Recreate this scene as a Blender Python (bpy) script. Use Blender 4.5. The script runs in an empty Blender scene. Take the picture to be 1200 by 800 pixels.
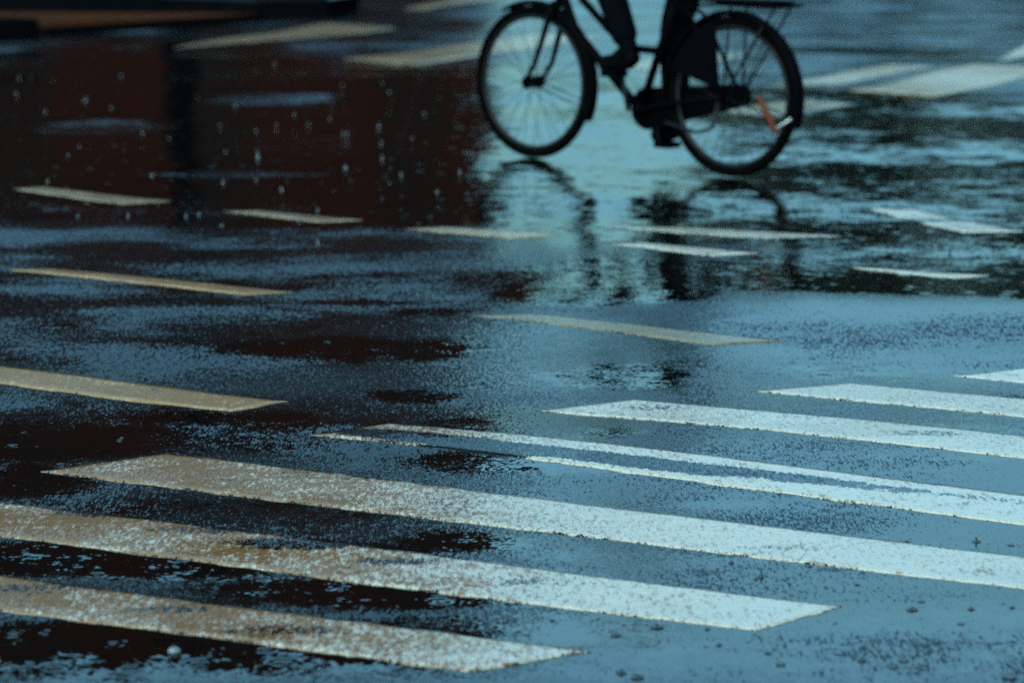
import bpy, bmesh, math, random
import numpy as np
from mathutils import Vector, Matrix, noise as mnoise

random.seed(11)
rng = np.random.default_rng(5)
scene = bpy.context.scene
COL = scene.collection
R = math.radians

# ------------------------------------------------------------------ camera
CAM_H = 1.5
F_PX = 3500.0                      # focal length in pixels of a 1200 px wide frame
PITCH = math.atan(600.0 / F_PX)    # the horizon lies 200 px above the frame
cam_data = bpy.data.cameras.new("camera")
cam = bpy.data.objects.new("camera", cam_data)
COL.objects.link(cam)
cam.location = (0, 0, CAM_H)
cam.rotation_euler = (R(90) - PITCH, 0, 0)
cam_data.sensor_width = 36.0
cam_data.lens = F_PX / 1200.0 * 36.0
cam_data.clip_start = 0.1
cam_data.clip_end = 3000
cam_data.dof.use_dof = True
cam_data.dof.focus_distance = 7.1
cam_data.dof.aperture_fstop = 3.5
scene.camera = cam


def ground(u, v, z=0.0):
    """Where the ray through a spot of the photograph meets the road."""
    a = (u - 600.0) / F_PX
    b = (400.0 - v) / F_PX
    dy = math.cos(PITCH) + b * math.sin(PITCH)
    dz = -math.sin(PITCH) + b * math.cos(PITCH)
    t = (z - CAM_H) / dz
    return (a * t, dy * t)


# ------------------------------------------------------------------ tagging
def tag(o, label=None, cat=None, group=None, kind=None):
    if label: o["label"] = label
    if cat: o["category"] = cat
    if group: o["group"] = group
    if kind: o["kind"] = kind
    return o


def empty(name, loc=(0, 0, 0), rz=0.0):
    o = bpy.data.objects.new(name, None)
    o.location = loc
    o.rotation_euler = (0, 0, rz)
    o.empty_display_size = 0.2
    COL.objects.link(o)
    return o


class MB:
    """Collects shapes; build() links them as ONE mesh object."""
    def __init__(self):
        self.v, self.f = [], []

    def add(self, vs, fs):
        b = len(self.v)
        self.v += [tuple(p) for p in vs]
        self.f += [tuple(i + b for i in f) for f in fs]
        return self

    def box(self, c, s, rot=None):
        x, y, z = s[0] / 2, s[1] / 2, s[2] / 2
        vs = [Vector(p) for p in ((-x, -y, -z), (x, -y, -z), (x, y, -z), (-x, y, -z), (-x, -y, z), (x, -y, z), (x, y, z), (-x, y, z))]
        if rot is not None: vs = [rot @ p for p in vs]
        return self.add([p + Vector(c) for p in vs],
                        [(0, 3, 2, 1), (4, 5, 6, 7), (0, 1, 5, 4), (1, 2, 6, 5), (2, 3, 7, 6), (3, 0, 4, 7)])

    def tube(self, path, rad, n=10, closed=False, flat=1.0):
        path = [Vector(p) for p in path]
        m = len(path)
        rads = rad if isinstance(rad, (list, tuple)) else [rad] * m
        vs, fs = [], []
        up = None
        for i, p in enumerate(path):
            if closed: t = path[(i + 1) % m] - path[i - 1]
            else: t = path[min(i + 1, m - 1)] - path[max(i - 1, 0)]
            t.normalize()
            if up is None: up = t.orthogonal().normalized()
            up = (up - t * up.dot(t)).normalized()
            w = t.cross(up)
            for k in range(n):
                a = 2 * math.pi * k / n
                vs.append(p + up * (math.cos(a) * rads[i]) + w * (math.sin(a) * rads[i] * flat))
        for i in range(m if closed else m - 1):
            j = (i + 1) % m
            for k in range(n):
                q = (k + 1) % n
                fs.append((i * n + k, i * n + q, j * n + q, j * n + k))
        if not closed:
            fs.append(tuple(reversed(range(n))))
            fs.append(tuple(range((m - 1) * n, m * n)))
        return self.add(vs, fs)

    def ring(self, c, rad, r, axis="y", n=56, m=10):
        c = Vector(c)
        pts = []
        for k in range(n):
            a = 2 * math.pi * k / n
            pts.append(c + (Vector((math.cos(a) * rad, 0, math.sin(a) * rad)) if axis == "y" else Vector((math.cos(a) * rad, math.sin(a) * rad, 0))))
        return self.tube(pts, r, m, closed=True)

    def lathe(self, prof, c=(0, 0, 0), n=16, wob=None):
        vs, fs = [], []
        for i, (r, z) in enumerate(prof):
            for k in range(n):
                a = 2 * math.pi * k / n
                rr = r * (wob(a, i) if wob else 1)
                vs.append((c[0] + math.cos(a) * rr, c[1] + math.sin(a) * rr, c[2] + z))
        for i in range(len(prof) - 1):
            for k in range(n):
                q = (k + 1) % n
                fs.append((i * n + k, i * n + q, (i + 1) * n + q, (i + 1) * n + k))
        fs.append(tuple(reversed(range(n))))
        fs.append(tuple(range((len(prof) - 1) * n, len(prof) * n)))
        return self.add(vs, fs)

    def build(self, name, mat, parent=None, smooth=True):
        me = bpy.data.meshes.new(name)
        me.from_pydata(self.v, [], self.f)
        me.materials.append(mat)
        if smooth: me.polygons.foreach_set("use_smooth", [True] * len(me.polygons))
        me.update()
        o = bpy.data.objects.new(name, me)
        COL.objects.link(o)
        if parent: o.parent = parent
        return o


# ------------------------------------------------------------------ materials
def new_mat(name):
    m = bpy.data.materials.new(name)
    m.use_nodes = True
    nt = m.node_tree
    return m, nt, nt.nodes["Principled BSDF"]


def simple(name, col, rough=0.5, metal=0.0, var=0.25, scale=30.0, spec=0.5):
    m, nt, b = new_mat(name)
    N, L = nt.nodes, nt.links
    tc = N.new("ShaderNodeTexCoord")
    no = N.new("ShaderNodeTexNoise"); no.inputs["Scale"].default_value = scale; no.inputs["Detail"].default_value = 4
    L.new(tc.outputs["Object"], no.inputs["Vector"])
    mx = N.new("ShaderNodeMix"); mx.data_type = "RGBA"
    mx.inputs["A"].default_value = (*[c * (1 - var) for c in col], 1)
    mx.inputs["B"].default_value = (*[min(1, c * (1 + var)) for c in col], 1)
    L.new(no.outputs["Fac"], mx.inputs["Factor"])
    L.new(mx.outputs["Result"], b.inputs["Base Color"])
    b.inputs["Roughness"].default_value = rough
    b.inputs["Metallic"].default_value = metal
    b.inputs["Specular IOR Level"].default_value = spec
    return m


def mth(nt, op, a, b=None, c=None, clamp=False):
    n = nt.nodes.new("ShaderNodeMath"); n.operation = op; n.use_clamp = clamp
    for i, x in enumerate((a, b, c)):
        if x is None: continue
        if isinstance(x, (int, float)): n.inputs[i].default_value = x
        else: nt.links.new(x, n.inputs[i])
    return n.outputs[0]


def vmth(nt, op, a, b=None, scale=None):
    n = nt.nodes.new("ShaderNodeVectorMath"); n.operation = op
    for i, x in enumerate((a, b)):
        if x is None: continue
        if isinstance(x, (tuple, list)): n.inputs[i].default_value = x
        else: nt.links.new(x, n.inputs[i])
    if scale is not None:
        if isinstance(scale, (int, float)): n.inputs["Scale"].default_value = scale
        else: nt.links.new(scale, n.inputs["Scale"])
    return n.outputs["Value"] if op in ("LENGTH", "DOT_PRODUCT", "DISTANCE") else n.outputs[0]


def noise_node(nt, vec, scale, detail=2.0, rough=0.5):
    n = nt.nodes.new("ShaderNodeTexNoise")
    n.inputs["Scale"].default_value = scale
    n.inputs["Detail"].default_value = detail
    n.inputs["Roughness"].default_value = rough
    nt.links.new(vec, n.inputs["Vector"])
    return n


def ramp(nt, x, lo, hi):
    n = nt.nodes.new("ShaderNodeMapRange")
    n.interpolation_type = "SMOOTHSTEP"
    n.inputs["From Min"].default_value = lo
    n.inputs["From Max"].default_value = hi
    nt.links.new(x, n.inputs["Value"])
    return n.outputs["Result"]


def mixc(nt, f, a, b):
    n = nt.nodes.new("ShaderNodeMix"); n.data_type = "RGBA"
    for key, x in (("Factor", f), ("A", a), ("B", b)):
        if isinstance(x, (tuple, list)): n.inputs[key].default_value = (*x, 1) if len(x) == 3 else x
        elif isinstance(x, (int, float)): n.inputs[key].default_value = x
        else: nt.links.new(x, n.inputs[key])
    return n.outputs["Result"]


def mixf(nt, f, a, b):
    n = nt.nodes.new("ShaderNodeMix"); n.data_type = "FLOAT"
    for key, x in (("Factor", f), ("A", a), ("B", b)):
        if isinstance(x, (int, float)): n.inputs[key].default_value = x
        else: nt.links.new(x, n.inputs[key])
    return n.outputs["Result"]


LEAN = 1.9


def sepx(nt, v, k=0):
    n = nt.nodes.new("ShaderNodeSeparateXYZ"); nt.links.new(v, n.inputs[0])
    return n.outputs[k]


def wet_surface(name, paint=None):
    """Rain-wet asphalt (paint=None) or thick road paint on it. The vertex attributes say how deep the
    water stands ("water") and how far the paint has worn away ("worn")."""
    m, nt, b = new_mat(name)
    N, L = nt.nodes, nt.links
    geo = N.new("ShaderNodeNewGeometry")
    P = geo.outputs["Position"]
    at = N.new("ShaderNodeAttribute"); at.attribute_name = "water"
    W0 = at.outputs["Fac"]
    # ragged edges of the standing water
    n1 = noise_node(nt, P, 4.0, 5, 0.6).outputs["Fac"]
    n2 = noise_node(nt, P, 26.0, 3, 0.6).outputs["Fac"]
    w = mth(nt, "ADD", W0, mth(nt, "MULTIPLY", mth(nt, "SUBTRACT", n1, 0.5), 1.1))
    w = mth(nt, "ADD", w, mth(nt, "MULTIPLY", mth(nt, "SUBTRACT", n2, 0.5), 0.6))
    # stone grain: normals tilted towards the viewpoint, added to catch the sky, the flat film between them is a mirror
    PS = vmth(nt, "MULTIPLY", P, (1.0, 0.20, 1.0))
    g1 = noise_node(nt, PS, 140.0, 2, 0.95)
    g2 = noise_node(nt, P, 210.0, 2, 0.6)
    s1 = N.new("ShaderNodeSeparateColor"); L.new(g1.outputs["Color"], s1.inputs[0])
    s2 = N.new("ShaderNodeSeparateColor"); L.new(g2.outputs["Color"], s2.inputs[0])
    w = mth(nt, "ADD", w, mth(nt, "MULTIPLY", mth(nt, "SUBTRACT", s1.outputs[2], 0.5), 0.9))
    water = ramp(nt, w, 0.30, 0.85)
    dry = mth(nt, "SUBTRACT", 1.0, water)
    patch = noise_node(nt, vmth(nt, "MULTIPLY", P, (0.55, 1.0, 1.0)), 2.2, 4, 0.6).outputs["Fac"]
    pr_ = ramp(nt, patch, 0.36, 0.66)
    thr = mixf(nt, pr_, 0.10, -0.10)
    thr = mth(nt, "ADD", thr, mth(nt, "MULTIPLY_ADD", water, 0.30, 0.025 if paint is None else 0.03))
    lean = mth(nt, "MAXIMUM", mth(nt, "SUBTRACT", mth(nt, "SUBTRACT", s1.outputs[1], 0.5), thr), 0.0)
    fine = mth(nt, "SUBTRACT", s2.outputs[1], 0.5)
    sy_ = mth(nt, "ADD", mth(nt, "MULTIPLY", mth(nt, "MINIMUM", mth(nt, "MULTIPLY", lean, LEAN), 0.17), -1.0 if paint is None else -0.75), mth(nt, "MULTIPLY", fine, mth(nt, "MULTIPLY_ADD", dry, 0.20, 0.02)))
    sx_ = mth(nt, "MULTIPLY", mth(nt, "ADD", mth(nt, "SUBTRACT", s1.outputs[0], 0.5), mth(nt, "SUBTRACT", s2.outputs[0], 0.5)), mth(nt, "MULTIPLY_ADD", dry, 0.35, 0.02))
    cmb = N.new("ShaderNodeCombineXYZ"); L.new(sx_, cmb.inputs[0]); L.new(sy_, cmb.inputs[1])
    gv = cmb.outputs[0]
    # water ripples: broad wavelets + rings from raindrops
    fary = ramp(nt, sepx(nt, P, 1), 8.0, 11.5)           # open pools of the far lanes carry longer wavelets than the thin film here
    PR = vmth(nt, "MULTIPLY", P, (0.7, 1.0, 1.0))
    r1a = noise_node(nt, PR, 15.0, 4, 0.6); r1b = noise_node(nt, PR, 8.0, 5, 0.68)
    r2 = noise_node(nt, P, 65.0, 2, 0.5)
    r1m = mixc(nt, fary, r1a.outputs["Color"], r1b.outputs["Color"])
    rv = vmth(nt, "ADD", vmth(nt, "SCALE", vmth(nt, "SUBTRACT", r1m, (0.5, 0.5, 0.5)), scale=mixf(nt, fary, 0.17, 0.22)),
              vmth(nt, "SCALE", vmth(nt, "SUBTRACT", r2.outputs["Color"], (0.5, 0.5, 0.5)), scale=0.13))
    vo = N.new("ShaderNodeTexVoronoi"); vo.voronoi_dimensions = "2D"
    vo.inputs["Scale"].default_value = 7.5
    L.new(P, vo.inputs["Vector"])
    flatP = vmth(nt, "MULTIPLY", P, (1, 1, 0))
    cell = vmth(nt, "SCALE", vo.outputs["Position"], scale=1.0)
    dv = vmth(nt, "SUBTRACT", flatP, cell)
    d = vmth(nt, "LENGTH", dv)
    ring = mth(nt, "MULTIPLY", mth(nt, "SINE", mth(nt, "MULTIPLY", d, 330.0)), mth(nt, "EXPONENT", mth(nt, "MULTIPLY", d, -60.0)))
    vcol = N.new("ShaderNodeSeparateColor"); L.new(vo.outputs["Color"], vcol.inputs[0])
    ring = mth(nt, "MULTIPLY", ring, mth(nt, "MULTIPLY_ADD", mth(nt, "POWER", vcol.outputs[0], 1.5), 0.30, 0.04))
    rv = vmth(nt, "ADD", rv, vmth(nt, "SCALE", vmth(nt, "NORMALIZE", dv), scale=ring))
    rv = vmth(nt, "SCALE", rv, scale=mth(nt, "MULTIPLY_ADD", water, 0.85, 0.15))
    pert = vmth(nt, "MULTIPLY", vmth(nt, "ADD", gv, rv), (1, 1, 0))
    nrm = vmth(nt, "NORMALIZE", vmth(nt, "ADD", geo.outputs["Normal"], pert))
    L.new(nrm, b.inputs["Normal"])
    L.new(mixf(nt, water, 0.15 if paint is None else 0.22, 0.03), b.inputs["Roughness"])
    b.inputs["IOR"].default_value = 1.5 if paint is None else 1.6
    # colour
    sp = noise_node(nt, P, 160.0, 2, 0.7).outputs["Fac"]
    big = noise_node(nt, P, 2.1, 4, 0.6).outputs["Fac"]
    asp = mixc(nt, ramp(nt, sp, 0.35, 0.7), (0.0015, 0.0012, 0.0012), (0.005, 0.0043, 0.004))
    asp = mixc(nt, ramp(nt, big, 0.35, 0.7), asp, (0.0035, 0.003, 0.0027))
    if paint is None:
        L.new(asp, b.inputs["Base Color"])
    else:
        wa = N.new("ShaderNodeAttribute"); wa.attribute_name = "worn"
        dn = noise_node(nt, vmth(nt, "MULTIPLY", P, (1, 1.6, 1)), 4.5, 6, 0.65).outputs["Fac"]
        tint_noise = noise_node(nt, vmth(nt, "MULTIPLY", P, (1, .3, 1)), 85.0, 3, 0.85).outputs["Fac"]
        side = ramp(nt, mth(nt, "ADD", sepx(nt, P), mth(nt, "MULTIPLY", mth(nt, "SUBTRACT", dn, 0.5), 1.6)), 0.45, -0.9)   # browner to the left: the warm reflection there, painted into the colour
        brown_tint = mth(nt, "ADD", mth(nt, "MULTIPLY", ramp(nt, dn, 0.42, 0.72), mixf(nt, side, 0.3, 1.3)), mth(nt, "MULTIPLY", side, 0.6), clamp=True)
        spk = ramp(nt, mth(nt, "ADD", tint_noise, mth(nt, "MULTIPLY", brown_tint, 0.33)), 0.52, 0.74)
        ra_ = N.new("ShaderNodeAttribute"); ra_.attribute_name = "rim"       # light caught by the raised edge, put into its colour
        keep = mth(nt, "SUBTRACT", 1.0, mth(nt, "MULTIPLY", ra_.outputs["Fac"], 0.92))
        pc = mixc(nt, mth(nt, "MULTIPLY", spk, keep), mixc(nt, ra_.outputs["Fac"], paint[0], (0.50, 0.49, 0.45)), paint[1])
        ch = mth(nt, "ADD", wa.outputs["Fac"], mth(nt, "MULTIPLY", mth(nt, "SUBTRACT", noise_node(nt, vmth(nt, "MULTIPLY", P, (1, .3, 1)), 90.0, 3, 0.85).outputs["Fac"], 0.5), 1.25))
        ch = mth(nt, "ADD", ch, mth(nt, "MULTIPLY", mth(nt, "SUBTRACT", dn, 0.5), 0.9))
        L.new(mixc(nt, ramp(nt, ch, 0.42, 0.60), pc, asp), b.inputs["Base Color"])
    return m


M_ROAD = wet_surface("wet_asphalt")
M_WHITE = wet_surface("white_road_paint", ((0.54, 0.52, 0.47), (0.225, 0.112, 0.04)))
M_TAN = wet_surface("warm_tinted_road_paint", ((0.50, 0.33, 0.16), (0.28, 0.16, 0.07)))  # white dashes with the warm tone of the light put into their colour
M_OLIVE = wet_surface("olive_road_paint", ((0.20, 0.16, 0.09), (0.10, 0.08, 0.045)))
M_CREAM = wet_surface("cream_road_paint", ((0.40, 0.33, 0.22), (0.22, 0.15, 0.085)))

# ------------------------------------------------------------------ the lie of the water and of the road
# puddles: photo spot, half width, half height there, depth
PUD = [
    (270, 160, 420, 105, 1.0), (60, 130, 300, 80, .8), (470, 210, 190, 90, .9), (330, 268, 300, 18, .7), (470, 285, 130, 18, .6),
    (900, 200, 430, 110, .95), (700, 250, 190, 70, .9), (1120, 270, 250, 70, .9), (900, 325, 420, 20, .8),
    (420, 412, 170, 18, .75), (405, 319, 120, 8, .7), (440, 352, 110, 7, .6), (510, 368, 70, 6, .6),
    (720, 345, 140, 26, 1.2), (720, 388, 90, 14, .75), (720, 441, 95, 16, 1.0), (475, 462, 60, 10, .6), (550, 494, 60, 9, .7), (520, 510, 80, 9, .8),
    (710, 512, 60, 9, .7), (90, 508, 130, 24, .55), (250, 486, 110, 10, .7), (40, 568, 100, 14, .6),
    (200, 655, 330, 26, 1.0), (480, 690, 260, 26, .9), (545, 634, 90, 16, .8), (200, 765, 420, 40, 1.0),
    (820, 790, 420, 40, .5), (1120, 750, 220, 40, .45), (620, 740, 200, 26, .6), (880, 650, 300, 14, .5),
    (640, 545, 210, 16, .75), (600, 615, 40, 10, .3), (980, 432, 110, 9, .6), (1100, 505, 160, 8, .4),
    (700, 322, 90, 15, 1.3), (800, 329, 90, 16, 1.3), (900, 336, 90, 16, 1.3), (1000, 342, 90, 16, 1.3), (1100, 348, 90, 16, 1.3), (1210, 354, 90, 16, 1.3),
    (60, 515, 190, 26, .8), (20, 560, 120, 20, .8), (330, 500, 90, 10, .5), (60, 390, 120, 8, .35), (330, 330, 160, 9, .5),
    (1050, 60, 150, 5, 1.3), (980, 44, 100, 3.5, 1.3), (1120, 47, 110, 4, 1.2), (1180, 22, 120, 4, .7), (870, 30, 100, 4, .6), (560, 30, 60, 4, .6),
    (120, 520, 330, 75, .42), (200, 610, 330, 60, .42), (300, 400, 260, 34, .32), (720, 400, 100, 75, .45), (120, 440, 260, 30, .3),
    (1120, 460, 140, 7, .45), (900, 500, 160, 6, .4), (1080, 540, 150, 7, .45), (760, 590, 170, 8, .45), (1000, 640, 220, 9, .45),
    (1000, 372, 260, 16, .5), (760, 366, 160, 10, .4), (1000, 112, 160, 10, 1.1), (1120, 128, 160, 9, 1.0), (1090, 34, 130, 3.5, .9), (760, 20, 80, 4, .7), (830, 88, 120, 5, .9),
    (830, 420, 180, 8, .3), (760, 500, 120, 8, .35),
]
# rougher, higher spots where the chippings stand clear of the water
HIGH = [(120, 148, 80, 9, 1.2), (320, 116, 90, 7, 1.0), (270, 206, 90, 4, 1.0), (300, 295, 330, 24, 1.1), (120, 276, 160, 16, .8), (980, 385, 300, 24, .8),
        (1010, 95, 160, 14, .7), (1080, 30, 300, 40, 1.0), (420, 60, 90, 12, .5), (930, 238, 240, 3, .3)]


def world_blobs(lst):
    out = []
    for u, v, ru, rv, s in lst:
        cx, cy = ground(u, v)
        rx = (ground(u + ru, v)[0] - ground(u - ru, v)[0]) / 2
        ya, yb = ground(u, v - rv)[1], ground(u, v + rv)[1]
        out.append((cx, (ya + yb) / 2, rx, (ya - yb) / 2, s))
    return out


PUD_W, HIGH_W = world_blobs(PUD), world_blobs(HIGH)


def water_at(x, y):
    w = np.zeros_like(x)
    for cx, cy, rx, ry, s in PUD_W:
        q = ((x - cx) / rx) ** 2 + ((y - cy) / ry) ** 2
        w = np.maximum(w, s * np.exp(-q ** 2 * 0.7))
    for cx, cy, rx, ry, s in HIGH_W:
        q = ((x - cx) / rx) ** 2 + ((y - cy) / ry) ** 2
        w -= s * np.exp(-q ** 1.5)
    return np.clip(w, 0, 1)


# gentle undulation of the road: random long waves plus a shallow channel across the far lane
_WAV = [(rng.uniform(0.4, 1.6), rng.uniform(1.2, 7.0), rng.uniform(0, 6.28), rng.choice([-1, 1])) for _ in range(14)]
CH_A, CH_B = ground(560, 318), ground(1300, 352)


def height_at(x, y):
    h = np.zeros_like(x)
    for kx, ky, ph, sg in _WAV:
        h += 0.0068 / ky * np.sin(kx * sg * x + ky * y + ph)
    dx, dy = CH_B[0] - CH_A[0], CH_B[1] - CH_A[1]
    ln = math.hypot(dx, dy)
    t = ((x - CH_A[0]) * dx + (y - CH_A[1]) * dy) / ln
    s = ((y - CH_A[1]) * dx - (x - CH_A[0]) * dy) / ln
    f = 1 / (1 + np.exp(-(t - 0.25) / 0.12)) * np.exp(-np.maximum(0, t - 4) ** 2)
    h += 0.042 * f * np.exp(-((s + 0.42) / 0.60) ** 2)
    far = np.exp(-np.maximum(0, np.abs(x) - 9) ** 2 / 9) * np.exp(-np.maximum(0, y - 26) ** 2 / 9) * np.exp(-np.maximum(0, 2.5 - y) ** 2)
    return h * far


def add_attr(me, name, vals):
    a = me.attributes.new(name, "FLOAT", "POINT")
    a.data.foreach_set("value", np.asarray(vals, dtype=np.float32))


def axis(parts):
    out = [parts[0][0]]
    for a, b, st in parts:
        n = max(1, int(round((b - a) / st)))
        out += [a + (b - a) * (i + 1) / n for i in range(n)]
    return np.array(out)


gx = axis([(-900, -100, 200), (-100, -10, 15), (-10, -5.2, .3), (-5.2, 5.2, .045), (5.2, 10, .3), (10, 100, 15), (100, 900, 200)])
gy = axis([(-300, -20, 70), (-20, 3, 1.5), (3, 4.6, .1), (4.6, 9, .03), (9, 16, .05), (16, 29, .1), (29, 45, .8), (45, 120, 15), (120, 1500, 230)])
XX, YY = np.meshgrid(gx, gy)
xf, yf = XX.ravel(), YY.ravel()
me = bpy.data.meshes.new("road")
nx, ny = len(gx), len(gy)
idx = np.arange(nx * ny).reshape(ny, nx)
quads = np.stack([idx[:-1, :-1], idx[:-1, 1:], idx[1:, 1:], idx[1:, :-1]], -1).reshape(-1, 4)
co = np.stack([xf, yf, height_at(xf, yf)], -1)
me.vertices.add(len(co)); me.vertices.foreach_set("co", co.astype(np.float32).ravel())
me.loops.add(quads.size); me.loops.foreach_set("vertex_index", quads.astype(np.int32).ravel())
me.polygons.add(len(quads)); me.polygons.foreach_set("loop_start", np.arange(0, quads.size, 4, dtype=np.int32))
me.update(calc_edges=True)
me.polygons.foreach_set("use_smooth", [True] * len(quads))
add_attr(me, "water", water_at(xf, yf))
me.materials.append(M_ROAD)
road = bpy.data.objects.new("road", me)
COL.objects.link(road)
tag(road, "rain-soaked dark asphalt road full of puddles and mirrored sky", "road", kind="structure")


# ------------------------------------------------------------------ road markings
def marking(name, poly, mat, label, group, cat="road marking", worn=0.19, wear=(), step=0.022, thick=0.0028, jag=0.009, wear_st=(), rimw=0.75):
    """A slab of thick road paint. poly = four photo spots: far-left, far-right, near-right, near-left."""
    A, B, C_, D = [np.array(ground(*p)) for p in poly]
    n = max(4, int(max(np.linalg.norm(B - A), np.linalg.norm(C_ - D)) / step))
    k = max(4, int(max(np.linalg.norm(D - A), np.linalg.norm(C_ - B)) / step))
    s = np.linspace(0, 1, n + 1)[None, :, None]
    t = np.linspace(0, 1, k + 1)[:, None, None]
    G = (A * (1 - s) + B * s) * (1 - t) + (D * (1 - s) + C_ * s) * t
    seed = random.uniform(0, 50)
    for r in range(k + 1):
        for c in range(n + 1):
            if r in (0, k) or c in (0, n):
                p = G[r, c]
                q = mnoise.noise_vector(Vector((p[0] * 14 + seed, p[1] * 14, 1))) + mnoise.noise_vector(Vector((p[0] * 47 + seed, p[1] * 47, 2))) * .6
                G[r, c, 0] += q.x * jag
                G[r, c, 1] += q.y * jag
    x, y = G[..., 0].ravel(), G[..., 1].ravel()
    h = height_at(x, y)
    edge = np.zeros((k + 1, n + 1), bool); edge[0] = edge[-1] = True; edge[:, 0] = edge[:, -1] = True
    z = h + thick - np.where(edge.ravel(), 0.0012, 0)
    verts = np.stack([x, y, z], -1)
    ii = np.arange((k + 1) * (n + 1)).reshape(k + 1, n + 1)
    faces = [(ii[r, c], ii[r + 1, c], ii[r + 1, c + 1], ii[r, c + 1]) for r in range(k) for c in range(n)]
    rim = [ii[0, c] for c in range(n)] + [ii[r, n] for r in range(k)] + [ii[k, c] for c in range(n, 0, -1)] + [ii[r, 0] for r in range(k, 0, -1)]
    base = len(verts)
    low = verts[rim].copy(); low[:, 2] -= thick + 0.003
    cen = low[:, :2].mean(0)
    verts = np.concatenate([verts, low])
    m_ = len(rim)
    for q in range(m_):
        q2 = (q + 1) % m_
        faces.append((rim[q], rim[q2], base + q2, base + q))
    me = bpy.data.meshes.new(name)
    me.from_pydata(verts.tolist(), [], [tuple(int(i) for i in f) for f in faces])
    me.materials.append(mat)
    me.polygons.foreach_set("use_smooth", [i < k * n for i in range(len(faces))])
    wv = water_at(verts[:, 0], verts[:, 1]) * 0.55 - 0.05
    wo = np.full(len(verts), float(worn))
    for u, v, ru, rv, st in wear:
        cx, cy = ground(u, v)
        rx = (ground(u + ru, v)[0] - ground(u - ru, v)[0]) / 2
        ry = (ground(u, v - rv)[1] - ground(u, v + rv)[1]) / 2
        wo += st * np.exp(-(((verts[:, 0] - cx) / rx) ** 2 + ((verts[:, 1] - cy) / ry) ** 2) ** 2)
    add_attr(me, "rim", np.concatenate([np.where(np.repeat(np.arange(k + 1) == k, n + 1), 0.25 * rimw, 0.0), np.full(m_, rimw)]))
    sv = np.broadcast_to(s[..., 0], (k + 1, n + 1)).ravel(); tv = np.broadcast_to(t[..., 0], (k + 1, n + 1)).ravel()
    sv = np.concatenate([sv, sv[rim]]); tv = np.concatenate([tv, tv[rim]])
    wo[:(k + 1) * (n + 1)] += np.where(edge.ravel(), 0.24, 0.0); wo[(k + 1) * (n + 1):] += 0.12      # chipped edges
    for s0, t0, rs, rt, st in wear_st:
        wo += st * np.exp(-(((sv - s0) / rs) ** 2 + ((tv - t0) / rt) ** 2) ** 2)
    add_attr(me, "water", np.clip(wv, 0, 1)); add_attr(me, "worn", wo)
    bm = bmesh.new(); bm.from_mesh(me); bmesh.ops.recalc_face_normals(bm, faces=bm.faces)
    top = sum(f.normal.z for f in bm.faces)
    if top < 0: bmesh.ops.reverse_faces(bm, faces=bm.faces)
    bm.to_mesh(me); bm.free()
    o = bpy.data.objects.new(name, me)
    COL.objects.link(o)
    return tag(o, label, cat, group)


ZG = "zebra stripes across the near road"
DG = "short lane dashes on the far side of the road"
FG = "stripes of the far crossing"
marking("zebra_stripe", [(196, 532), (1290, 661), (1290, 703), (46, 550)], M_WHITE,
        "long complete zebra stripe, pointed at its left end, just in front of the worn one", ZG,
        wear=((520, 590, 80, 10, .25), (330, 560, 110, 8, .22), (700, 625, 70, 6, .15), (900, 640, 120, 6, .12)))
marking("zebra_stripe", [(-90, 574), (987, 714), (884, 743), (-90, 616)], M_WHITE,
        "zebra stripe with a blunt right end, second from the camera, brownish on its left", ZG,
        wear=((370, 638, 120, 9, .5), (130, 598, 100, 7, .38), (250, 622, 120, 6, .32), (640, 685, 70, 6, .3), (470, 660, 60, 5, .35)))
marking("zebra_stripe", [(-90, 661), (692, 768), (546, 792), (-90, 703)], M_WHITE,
        "nearest zebra stripe, tinted brown, ending by the lower frame edge", ZG, worn=.2,
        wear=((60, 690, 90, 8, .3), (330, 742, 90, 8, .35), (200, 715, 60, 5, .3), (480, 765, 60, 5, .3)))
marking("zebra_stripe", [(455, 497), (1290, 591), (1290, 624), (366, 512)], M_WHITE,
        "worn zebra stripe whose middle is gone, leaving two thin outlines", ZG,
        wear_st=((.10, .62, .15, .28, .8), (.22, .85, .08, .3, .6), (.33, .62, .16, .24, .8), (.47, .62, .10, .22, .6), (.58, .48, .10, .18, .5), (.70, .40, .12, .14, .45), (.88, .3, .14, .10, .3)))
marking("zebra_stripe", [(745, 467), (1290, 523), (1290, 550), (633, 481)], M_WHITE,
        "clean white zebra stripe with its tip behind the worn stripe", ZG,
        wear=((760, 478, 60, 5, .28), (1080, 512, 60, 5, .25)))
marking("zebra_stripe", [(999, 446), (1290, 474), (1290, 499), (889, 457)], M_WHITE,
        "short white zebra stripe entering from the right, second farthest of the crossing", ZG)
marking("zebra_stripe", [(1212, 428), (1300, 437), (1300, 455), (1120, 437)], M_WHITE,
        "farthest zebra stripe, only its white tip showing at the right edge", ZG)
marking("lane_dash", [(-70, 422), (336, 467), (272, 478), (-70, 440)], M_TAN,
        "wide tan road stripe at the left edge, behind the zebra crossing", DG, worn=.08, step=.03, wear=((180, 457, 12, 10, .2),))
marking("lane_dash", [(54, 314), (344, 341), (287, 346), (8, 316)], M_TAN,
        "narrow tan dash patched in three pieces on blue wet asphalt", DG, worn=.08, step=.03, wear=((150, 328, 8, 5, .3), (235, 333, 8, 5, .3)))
marking("lane_dash", [(48, 219), (200, 233), (144, 237), (17, 221)], M_CREAM,
        "small cream dash alone in the dark puddle near the left edge", DG, step=.03)
marking("lane_dash", [(300, 244), (425, 256), (376, 259), (262, 245)], M_CREAM,
        "small cream dash in the dark puddle beside the bright edge of sky", DG, step=.03)
marking("lane_dash", [(520, 265), (660, 277), (600, 281), (472, 267)], M_CREAM,
        "cream dash half in dark and half in bright water below the front wheel", DG, step=.03, worn=.2)
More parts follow.
